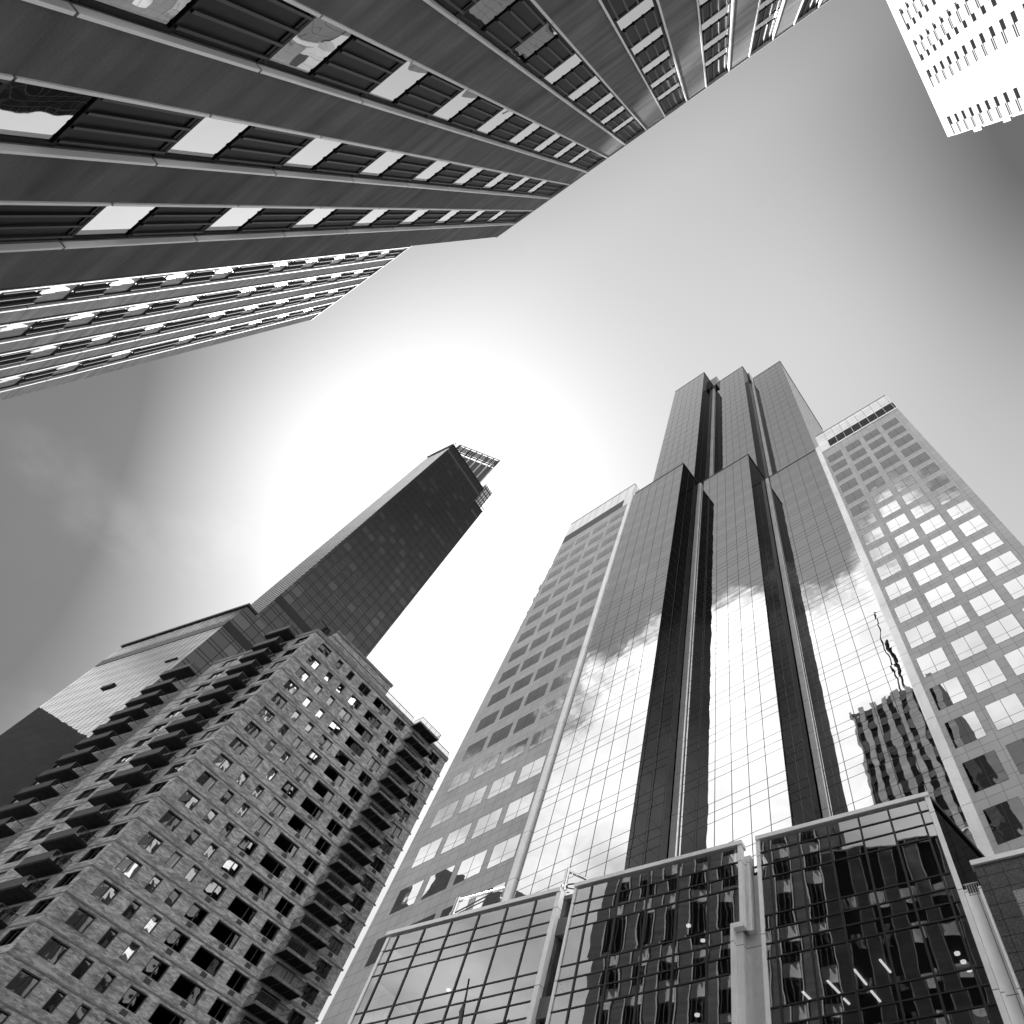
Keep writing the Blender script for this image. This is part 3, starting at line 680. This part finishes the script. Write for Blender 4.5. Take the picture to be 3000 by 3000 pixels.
# slab edges that show as thin ledges
for i, z in enumerate(led[:20]):
    b = MB(); fB.bx(b, -.618 * DB - .28, cs + .03, -.2, .05, z + Z0 - .09, z + Z0 + .06); part('slab_ledge', b.mesh('slab_ledge', 'concrete'), fB.M, apt)
    b = MB(); fBl.bx(b, -2.862 * kl, sl_c + .03, -.2, .05, z + Z0 - .09, z + Z0 + .06); part('slab_ledge', b.mesh('slab_ledge', 'concrete'), fBl.M, apt)
b = MB(); fB.bx(b, -.618 * DB - .2, cs + .12, -.5, .14, hr + Z0 + .003, hr + Z0 + .75); part('parapet', b.mesh('parapet', 'concrete'), fB.M, apt)
b = MB(); fBl.bx(b, -2.87 * kl, sl_c + .1, -.5, .12, hr + Z0 + .003, hr + Z0 + .75); part('parapet', b.mesh('parapet', 'concrete'), fBl.M, apt)
def rail_mesh(f, w_, d_, hgt=.95, step=.2, th=.035, name='railing', solid=False):
    b = MB()
    f.bx(b, 0, w_, d_ - .06, d_, hgt - .06, hgt); f.bx(b, 0, .05, 0, d_ - .06, hgt - .06, hgt); f.bx(b, w_ - .05, w_, 0, d_ - .06, hgt - .06, hgt)
    n = int(w_ / step)
    for k in range(n + 1):
        x = k * (w_ - th) / n; t2 = th * (2 if k % 6 == 0 else 1); f.bx(b, x, min(x + t2, w_), d_ - .05, d_ - .015, 0, hgt - .06)
    n = int(d_ / step / 1.4)
    for k in range(n):
        y = k * d_ / n; f.bx(b, 0, th, y, y + th, 0, hgt - .06); f.bx(b, w_ - th, w_, y, y + th, 0, hgt - .06)
    if solid: f.bx(b, .05, w_ - .05, d_ - .045, d_ - .02, 0, hgt - .08)
    return b.mesh(name, 'rail')
def balc(f, s0, w_, d_, zs, solid=False, edge='concrete'):
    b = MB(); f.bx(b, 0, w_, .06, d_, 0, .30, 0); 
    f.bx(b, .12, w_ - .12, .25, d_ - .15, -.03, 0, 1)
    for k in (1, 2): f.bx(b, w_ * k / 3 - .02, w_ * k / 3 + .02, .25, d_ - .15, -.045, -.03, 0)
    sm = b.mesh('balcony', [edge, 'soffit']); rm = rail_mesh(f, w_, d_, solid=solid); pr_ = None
    for z in zs:
        m_ = f.M @ Matrix.Translation((s0, 0, z + Z0 - .05)); mr = m_ @ Matrix.Translation((0, 0, .30))
        if pr_ is None: a = part('balcony', sm, m_, apt); c_ = part('railing', rm, mr, a); pr_ = (a, c_)
        else:
            a = pr_[0].copy(); COL.objects.link(a); a.matrix_basis = m_; WM[a.name] = m_
            c_ = pr_[1].copy(); COL.objects.link(c_); c_.parent = a; c_.matrix_parent_inverse = m_.inverted(); c_.matrix_basis = mr
balc(fB, -.5645 * DB, .0565 * DB, 2.2, [hr] + led[:19])
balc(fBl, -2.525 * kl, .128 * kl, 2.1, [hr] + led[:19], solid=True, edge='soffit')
b = MB(); fBl.bx(b, -3.25 * kl, -2.865 * kl, -12, -.8, 0, hr - 2 + Z0); part('rear_wall', b.mesh('rear_wall', 'brick'), fBl.M, apt)
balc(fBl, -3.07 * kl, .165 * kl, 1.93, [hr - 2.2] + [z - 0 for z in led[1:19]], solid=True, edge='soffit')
# windows
def apt_win(f, w_, splits):
    fm = MB(); h_ = 1.62; e_ = .10
    f.bx(fm, 0, w_, -.30, -.04, 0, e_ * .6); f.bx(fm, 0, w_, -.30, -.02, h_ - e_, h_); f.bx(fm, 0, e_, -.30, -.03, e_ * .6, h_ - e_); f.bx(fm, w_ - e_, w_, -.30, -.03, e_ * .6, h_ - e_)
    for sx in splits: f.bx(fm, w_ * sx - .045, w_ * sx + .045, -.25, -.15, e_, h_ - e_)
    out = []
    xs = [0] + splits + [1]
    for v in range(9):
        pm = MB()
        for a, c in zip(xs[:-1], xs[1:]): f.quad(pm, w_ * a + e_, w_ * c - .03, e_, h_ - e_, -.205, 0 if R() < .8 else 1, .008)
        out.append(pm.mesh('pane', [('apt_clear', 'apt_mirror', 'apt_clear', 'apt_dim', 'curtain', 'apt_mirror', 'apt_clear', 'apt_dim', 'apt_clear')[v], ('apt_clear', 'curtain', 'apt_dim', 'apt_dim', 'apt_dim', 'curtain', 'apt_clear', 'curtain', 'apt_dim')[v]]))
    return fm.mesh('window', 'black'), out
gm_ = MB(); fB.bx(gm_, 0, .75, .005, .06, 0, .42, 0)
for k in range(7): fB.bx(gm_, .06 + k * .095, .10 + k * .095, .06, .09, .04, .38, 1)
grille = gm_.mesh('vent_grille', ['louver', 'black'])
tops = [hr] + led
lst = []
for f, cols, kind in ((fB, colF, 'F'), (fBl, colL, 'L')):
    for ci, (a, c) in enumerate(cols):
        for i in range(20):
            if kind == 'F' and ci == 6: pass
            z = tops[i] - (.35 if i else .45) - 1.62 + Z0
            lst.append((f, a, c - a, z, ci, kind, i))
lst.sort(key=lambda t: -t[6] + (6 if t[5] == 'L' else 0))
wk = {}; protoW = {}; restF = {}; nwin = 0
ngr = 0; gproto = None; restG = MB()
for f, s, w_, z, ci, kind, i in lst:
    key = (kind, ci)
    if key not in wk:
        wk[key] = apt_win(f, w_, [] if w_ < 1.3 else ([.33] if w_ > 3 else [.48]))
    m_ = f.M @ Matrix.Translation((s, 0, z)); pane_m = random.choice(wk[key][1])
    if i >= 14 and R() < .5: pane_m = wk[key][1][random.choice((3, 7))]
    if nwin < 100 and i < 19:
        nwin += 1
        if key not in protoW:
            a = part('window', wk[key][0], m_, apt); c_ = part('pane', pane_m, m_, a); protoW[key] = (a, c_)
        else:
            a = protoW[key][0].copy(); COL.objects.link(a); a.matrix_basis = m_; WM[a.name] = m_
            c_ = protoW[key][1].copy(); c_.data = pane_m; COL.objects.link(c_); c_.parent = a; c_.matrix_parent_inverse = m_.inverted(); c_.matrix_basis = m_
    else:
        fr_, pn_ = restF.setdefault(kind, (MB(), MB(), f))[:2]
        for src, dst in ((wk[key][0], fr_), (pane_m, pn_)):
            i0 = len(dst.v); dst.v += [(v.co.x + s, v.co.y, v.co.z + z) for v in src.vertices]
            for p in src.polygons:
                dst.f.append(tuple(i0 + x for x in p.vertices))
                nm = src.materials[p.material_index].name
                dst.m.append(0 if src is wk[key][0] else {'flat_window_clear': 0, 'flat_window_mirror': 1, 'flat_window_dim': 2, 'curtained_window': 3}[nm])
    if kind == 'F' and ci in (3, 4, 5, 7) or (kind == 'L' and ci in (0, 2)):
        gx = w_ * (.32 if ci != 4 else .25); mg = f.M @ Matrix.Translation((s + gx, 0, z - .52))
        if ngr < 95 and kind == 'F':
            ngr += 1
            if gproto is None: gproto = part('vent_grille', grille, mg, apt)
            else: g_ = gproto.copy(); COL.objects.link(g_); g_.matrix_basis = mg
for kind, (fr_, pn_, f) in restF.items():
    a = part('windows', fr_.mesh('windows', 'black'), f.M, apt); a['kind'] = 'stuff'
    part('panes', pn_.mesh('panes', ['apt_clear', 'apt_mirror', 'apt_dim', 'curtain']), f.M, a)
# roof railing and penthouse
b = MB(); zt = hr + Z0 + .75
for s0, s1 in ((-.505 * DB, cs - 1), (-.617 * DB, -.57 * DB)):
    n = int((s1 - s0) / .22)
    for k in range(n + 1): x = s0 + (s1 - s0) * k / n; fB.bx(b, x, x + (.06 if k % 8 == 0 else .03), -.1, -.06, zt, zt + 1.0)
    fB.bx(b, s0, s1, -.12, -.04, zt + 1.0, zt + 1.07)
part('roof_railing', b.mesh('roof_railing', 'rail'), fB.M, apt)
b = MB(); fB.bx(b, -.425 * DB * 1.035, -.272 * DB * 1.035, -13, -3.0, hr - .5, .953 * DB * 1.035 + Z0); part('penthouse', b.mesh('penthouse', 'brick'), fB.M, apt)
b = MB(); fB.bx(b, -.427 * DB * 1.035, -.27 * DB * 1.035, -3.2, -2.85, .948 * DB * 1.035 + Z0, .9535 * DB * 1.035 + Z0 + .01); part('penthouse_coping', b.mesh('penthouse_coping', 'concrete'), fB.M, apt)
b = MB(); fB.bx(b, -.263 * DB, -.25 * DB, -1.6, -.8, zt, zt + 2.2); b.bar(stretch(fB, -.25 * DB, -.8, zt + 2.2), stretch(fB, -.236 * DB, -.8, zt + 2.4), .12); part('roof_unit', b.mesh('roof_unit', 'soffit'), fB.M, apt)

# ================================================================== very tall dark glass tower
YK = 2.78137501 - .09; DK = 150.0
fK = Plane(YK, -DK)
sky_t = thing('dark_skyscraper', fK.W(-46, -8, 0), 'very tall slim black glass tower rising behind the brick apartment house', 'building')
kk = lambda v: v * DK
def kpart(name, mb, m): return part(name, mb.mesh(name, m), fK.M, sky_t)
ZK, ZS, ZA = 1.742 * DK + Z0, 1.66 * DK + Z0, 129.95 + Z0
b = MB(); fK.bx(b, kk(-.392), kk(-.2265), -14, -.08, ZA, ZK); fK.bx(b, kk(-.434), kk(-.392) - .01, -14, -.08, ZA, ZS); kpart('core', b, 'dark')
def kglaz(s0, s1, zb, ztop, phase, gm='slab_glass'):
    g = MB(); b = MB(); cols = [s0]
    c = kk(-.233)
    while c > s0: 
        if c < s1 - .2 and c > s0 + .2: cols.append(c)
        c -= 2.93
    cols = sorted(cols + [s1]); zs = [zb]; z = 138.4 + Z0 - 3.75 * 30
    while z < ztop - .4:
        for zz in (z, z + .95):
            if zb + .2 < zz < ztop - .2: zs.append(zz)
        z += 3.75
    zs.append(ztop)
    for a, c in zip(cols[:-1], cols[1:]):
        for z0, z1 in zip(zs[:-1], zs[1:]): fK.quad(g, a, c, z0, z1, 0, 1 if R() < .14 else 0, .004)
    for m in cols[1:-1]: fK.bx(b, m - .08, m + .08, -.05, .06, zb, ztop)
    for z in zs[1:-1]: fK.bx(b, s0, s1, -.05, .05, z - .06, z + .06)
    kpart('front_glazing', g, [gm, 'slab_glass_pale']); kpart('mullions', b, 'black')
kglaz(kk(-.392), kk(-.2262), ZA, ZK, 0); kglaz(kk(-.434), kk(-.392), ZA, ZS, 0)
kglaz(-65.1, -30.62, 20, ZA, 0)
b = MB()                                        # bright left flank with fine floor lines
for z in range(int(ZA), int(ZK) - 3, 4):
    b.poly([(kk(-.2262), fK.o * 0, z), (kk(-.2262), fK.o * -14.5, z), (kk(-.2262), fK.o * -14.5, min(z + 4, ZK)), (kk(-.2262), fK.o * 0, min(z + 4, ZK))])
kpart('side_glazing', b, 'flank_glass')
b = MB()
z = ZA
while z < ZK: fK.bx(b, kk(-.2262), kk(-.2262) + .05, -14.5, 0, z, z + .12); z += 1.9
kpart('side_mullions', b, 'silver')
b = MB(); fK.bx(b, kk(-.3925), kk(-.2245), -.3, .2, ZK + .004, ZK + .5); fK.bx(b, kk(-.4345), kk(-.393), -.3, .2, ZS + .004, ZS + .5); fK.bx(b, kk(-.2265), kk(-.2235), -14.6, -.31, ZK + .004, ZK + .5)
fK.bx(b, kk(-.232), kk(-.2245), -.1, .1, ZK + 2.3, ZK + 2.6); fK.bx(b, kk(-.2255), kk(-.2245), -.1, .1, ZK + .5, ZK + 2.3); fK.bx(b, kk(-.232), kk(-.2313), -.1, .1, ZK + .5, ZK + 2.3); fK.bx(b, kk(-.434), kk(-.42), -.1, .1, ZS + 2.3, ZS + 2.6); fK.bx(b, kk(-.434), kk(-.4333), -.1, .1, ZS + .5, ZS + 2.3)
kpart('parapet', b, 'black')
b = MB(); fK.bx(b, kk(-.392), kk(-.2262), .02, .07, ZK - 7.0, ZK - 5.3); fK.bx(b, kk(-.434), kk(-.402), .02, .07, ZS - 7, ZS - 5.3); kpart('pale_band', b, 'louver')
b = MB(); fK.bx(b, -65, kk(-.226), .02, .08, 137.2 + Z0, 139.7 + Z0); fK.bx(b, -65, -30.6, .02, .08, 121.2 + Z0, 123.4 + Z0); kpart('dark_band', b, 'black')
# rooftop screen: ribbed wall below, open steel lattice above
b = MB(); l0, l1 = (-39.5, -14.4), (-55.4, -.6)
def kp(u, z, k=0): return (l0[0] + (l1[0] - l0[0]) * u, fK.o * (l0[1] + (l1[1] - l0[1]) * u), z)
zt = 292 + Z0
b.poly([kp(0, ZK), kp(1, ZK), kp(1, zt - 10.5), kp(0, zt - 10.5)])
kpart('rooftop_screen', b, 'louver')
b = MB()
for i in range(8): b.bar(kp(i / 7, ZK - 1), kp(i / 7, zt - 9.5), .45)
kpart('screen_ribs', b, 'silver')
b = MB()
for z in (zt, zt - 2.2, zt - 3.6, zt - 5, zt - 6.4, zt - 8.2): b.bar(kp(0, z), kp(1, z), .42 if z < zt else .3)
for i in range(8): b.bar(kp(i / 7, zt - 10.6), kp(i / 7, zt), .42)
for u0, u1 in ((0, .04), (.93, 1)):
    for k in range(3): b.bar(kp(u0, zt - 10 + k * 3), kp(u1, zt - 7 + k * 3), .5)
for u in (.3, .36, .42, .75): b.bar(kp(u, zt - 9), kp(u, zt - 2.5), .5)
e1 = (-63.5, fK.o * -9.0)
for z in (zt - 2, zt - 5, zt - 8): b.bar(kp(1, z), (e1[0] + 5, e1[1], z - 4), .35)
kpart('rooftop_lattice', b, 'black')
b = MB(); fK.bx(b, kk(-.4295), kk(-.3935), -11, -3, ZS, 271 + Z0, 0)
kpart('plant_room', b, 'white')
b = MB()
for k in range(5): x = kk(-.4295) + .3 + k * 1.2; fK.bx(b, x, x + .35, -3, -2.6, ZS, 271 + Z0)
for z in range(int(ZS), 273, 4): fK.bx(b, kk(-.43), kk(-.393), -3, -2.7, z, z + .3)
kpart('plant_room_slats', b, 'louver')
# lower annex with its long mirror side
pA = [(-30.6, 0), (-26.3, -41.4)]
b = MB(); fK.px(b, [(-30.7, -.1), (-26.4, -41.4), (-65, -41.4), (-65, -.1)], 0, ZA - .02); kpart('annex_core', b, 'dark')
g = MB(); b = MB(); n = 20
def ap(u, z, off=0.0): return (pA[0][0] + (pA[1][0] - pA[0][0]) * u + off, fK.o * (pA[0][1] + (pA[1][1] - pA[0][1]) * u), z)
zs = [20]; z = ZA - 1.2
while z > 20: zs += [z, z - .95]; z -= 3.75
zs = sorted(zs + [ZA])
for i in range(n):
    for z0, z1 in zip(zs[:-1], zs[1:]):
        t0 = U(-.003, .003); g.poly([ap(i / n, z0, t0), ap((i + 1) / n, z0, -t0), ap((i + 1) / n, z1, -t0), ap(i / n, z1, t0)])
for i in range(1, n): b.bar(ap(i / n, 20), ap(i / n, ZA), .05)
for z in zs[1:-1]: b.bar(ap(0, z), ap(1, z), .035)
kpart('annex_glazing', g, 'annex_glass'); kpart('annex_mullions', b, 'black')
b = MB(); b.poly([ap(0, 121.6 + Z0, .08), ap(1, 121.6 + Z0, .08), ap(1, 124.2 + Z0, .08), ap(0, 124.2 + Z0, .08)]); kpart('dark_band', b, 'black')
b = MB(); b.bar(ap(-.01, ZA + .3), ap(1.01, ZA + .3), .7); fK.bx(b, -33.9, -30.4, -.3, .25, ZA + .01, ZA + .6); kpart('annex_coping', b, 'black')
b = MB(); b.bar(ap(.42, 108, .1), ap(.50, 108, .1), .8); b.bar(ap(.08, 112, .1), ap(.16, 112, .1), .4); kpart('open_vents', b, 'black')

# ================================================================== white high-rise
DWt = 60.0
fX = Plane(YT + math.pi / 2, DWt)
wt = thing('white_highrise', fX.W(0, -10, 0), 'sun-bleached white high-rise with vertical window strips at the upper right corner', 'building')
zw = 3.15 * DWt + Z0; X = lambda v: v * DWt
b = MB(); fX.bx(b, X(-.308), X(.42), -25, -.5, 0, zw - .5); part('core', b.mesh('core', 'wtower'), fX.M, wt)
strp = [(-.307, -.230), (-.102, -.032), (.007, .093), (.131, .216), (.258, .33)]
prev = X(-.309)
ed = [-.3095] + [v for s in strp for v in s] + [.42]
b = MB(); fX.bx(b, X(-.309), X(.42), -.6, .05, X(3.07) + Z0, zw); part('parapet', b.mesh('parapet', 'wtower'), fX.M, wt)
b = MB(); fX.bx(b, X(-.309) - .1, X(-.307), -24.9, .02, 0, X(3.07) + Z0 - .01); part('end_wall', b.mesh('end_wall', 'wtower'), fX.M, wt)
for i in range(1, 6):
    b = MB(); fX.bx(b, X(ed[2 * i]), X(ed[2 * i + 1]), -.5, 0, 0, X(3.07) + Z0 - .01); part('white_pier', b.mesh('white_pier', 'wtower'), fX.M, wt)
for si, (a, c) in enumerate(strp):
    b = MB(); w_ = X(c) - X(a); fl_ = .08 * DWt; two = si >= 2
    fX.bx(b, 0, w_, -.40, -.06, -fl_ + .003, -1.1, 0)                   # white spandrel-and-window panel
    fX.bx(b, 0, w_ * (1 if not two else .9), -.48, -.045, -1.75, -.45, 1)                              # dark bar across the window
    x0, x1 = (w_ * .28, w_ * .72) if two else (w_ * .0, w_ * .55)
    fX.bx(b, x0, x1, -.06, .10, -fl_ + .5, -.85, 0)
    fX.bx(b, x0 + .2, x1 - .2, .10, .11, -fl_ * .45, -fl_ * .45 + .12, 1)
    fX.bx(b, .3, x0 - .1 if two else w_ * .5, -.06, -.05, -fl_ * .62, -fl_ * .62 + .10, 1)
    fX.bx(b, 0, w_, -.44, -.2, -.30, -.22, 0)
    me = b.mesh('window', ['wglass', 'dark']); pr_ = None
    for k in range(19):
        z = (3.064 - .08 * k) * DWt + Z0
        m_ = fX.M @ Matrix.Translation((X(a), 0, z))
        if pr_ is None: pr_ = part('window', me, m_, wt)
        else: o = pr_.copy(); COL.objects.link(o); o.matrix_basis = m_
b = MB()
for z0, z1 in ((2.78, 2.86), (2.52, 2.58), (2.3, 2.36)): fX.bx(b, X(-.309) - .9, X(-.309) - .1, -3, 0, X(z0) + Z0, X(z1) + Z0)
fX.bx(b, X(-.309) - .45, X(-.309) - .1, -6, -.3, 0, X(2.8) + Z0)
part('side_boxes', b.mesh('side_boxes', 'wtower'), fX.M, wt)

# ================================================================== distant blocks outside the frame, seen only mirrored in the glass
def far_block(loc, label, pieces):
    o = thing('far_office_block', loc, label, 'building'); b = MB(); t2 = MB()
    for k, (x0, x1, y0, y1, z0, z1) in enumerate(pieces): (b if k == 0 else t2).prism([(x0, y0), (x1, y0), (x1, y1), (x0, y1)], z0, z1)
    part('facade', b.mesh('facade', 'far'), Matrix(), o); part('roof_tiers', t2.mesh('roof_tiers', 'far'), Matrix(), o)
far_block((55, 290, 0), 'distant dark office block mirrored in the granite wing windows', [(5, 104, 272, 312, 0, 168), (12, 40, 276, 306, 168, 186), (52, 66, 278, 300, 168, 190), (74, 98, 276, 300, 168, 180)])
far_block((150, 385, 0), 'distant dark stepped block mirrored in the long glass flank at left', [(92, 200, 366, 410, 0, 214), (100, 130, 370, 400, 214, 226), (140, 150, 370, 400, 214, 234), (165, 192, 370, 400, 214, 222)])
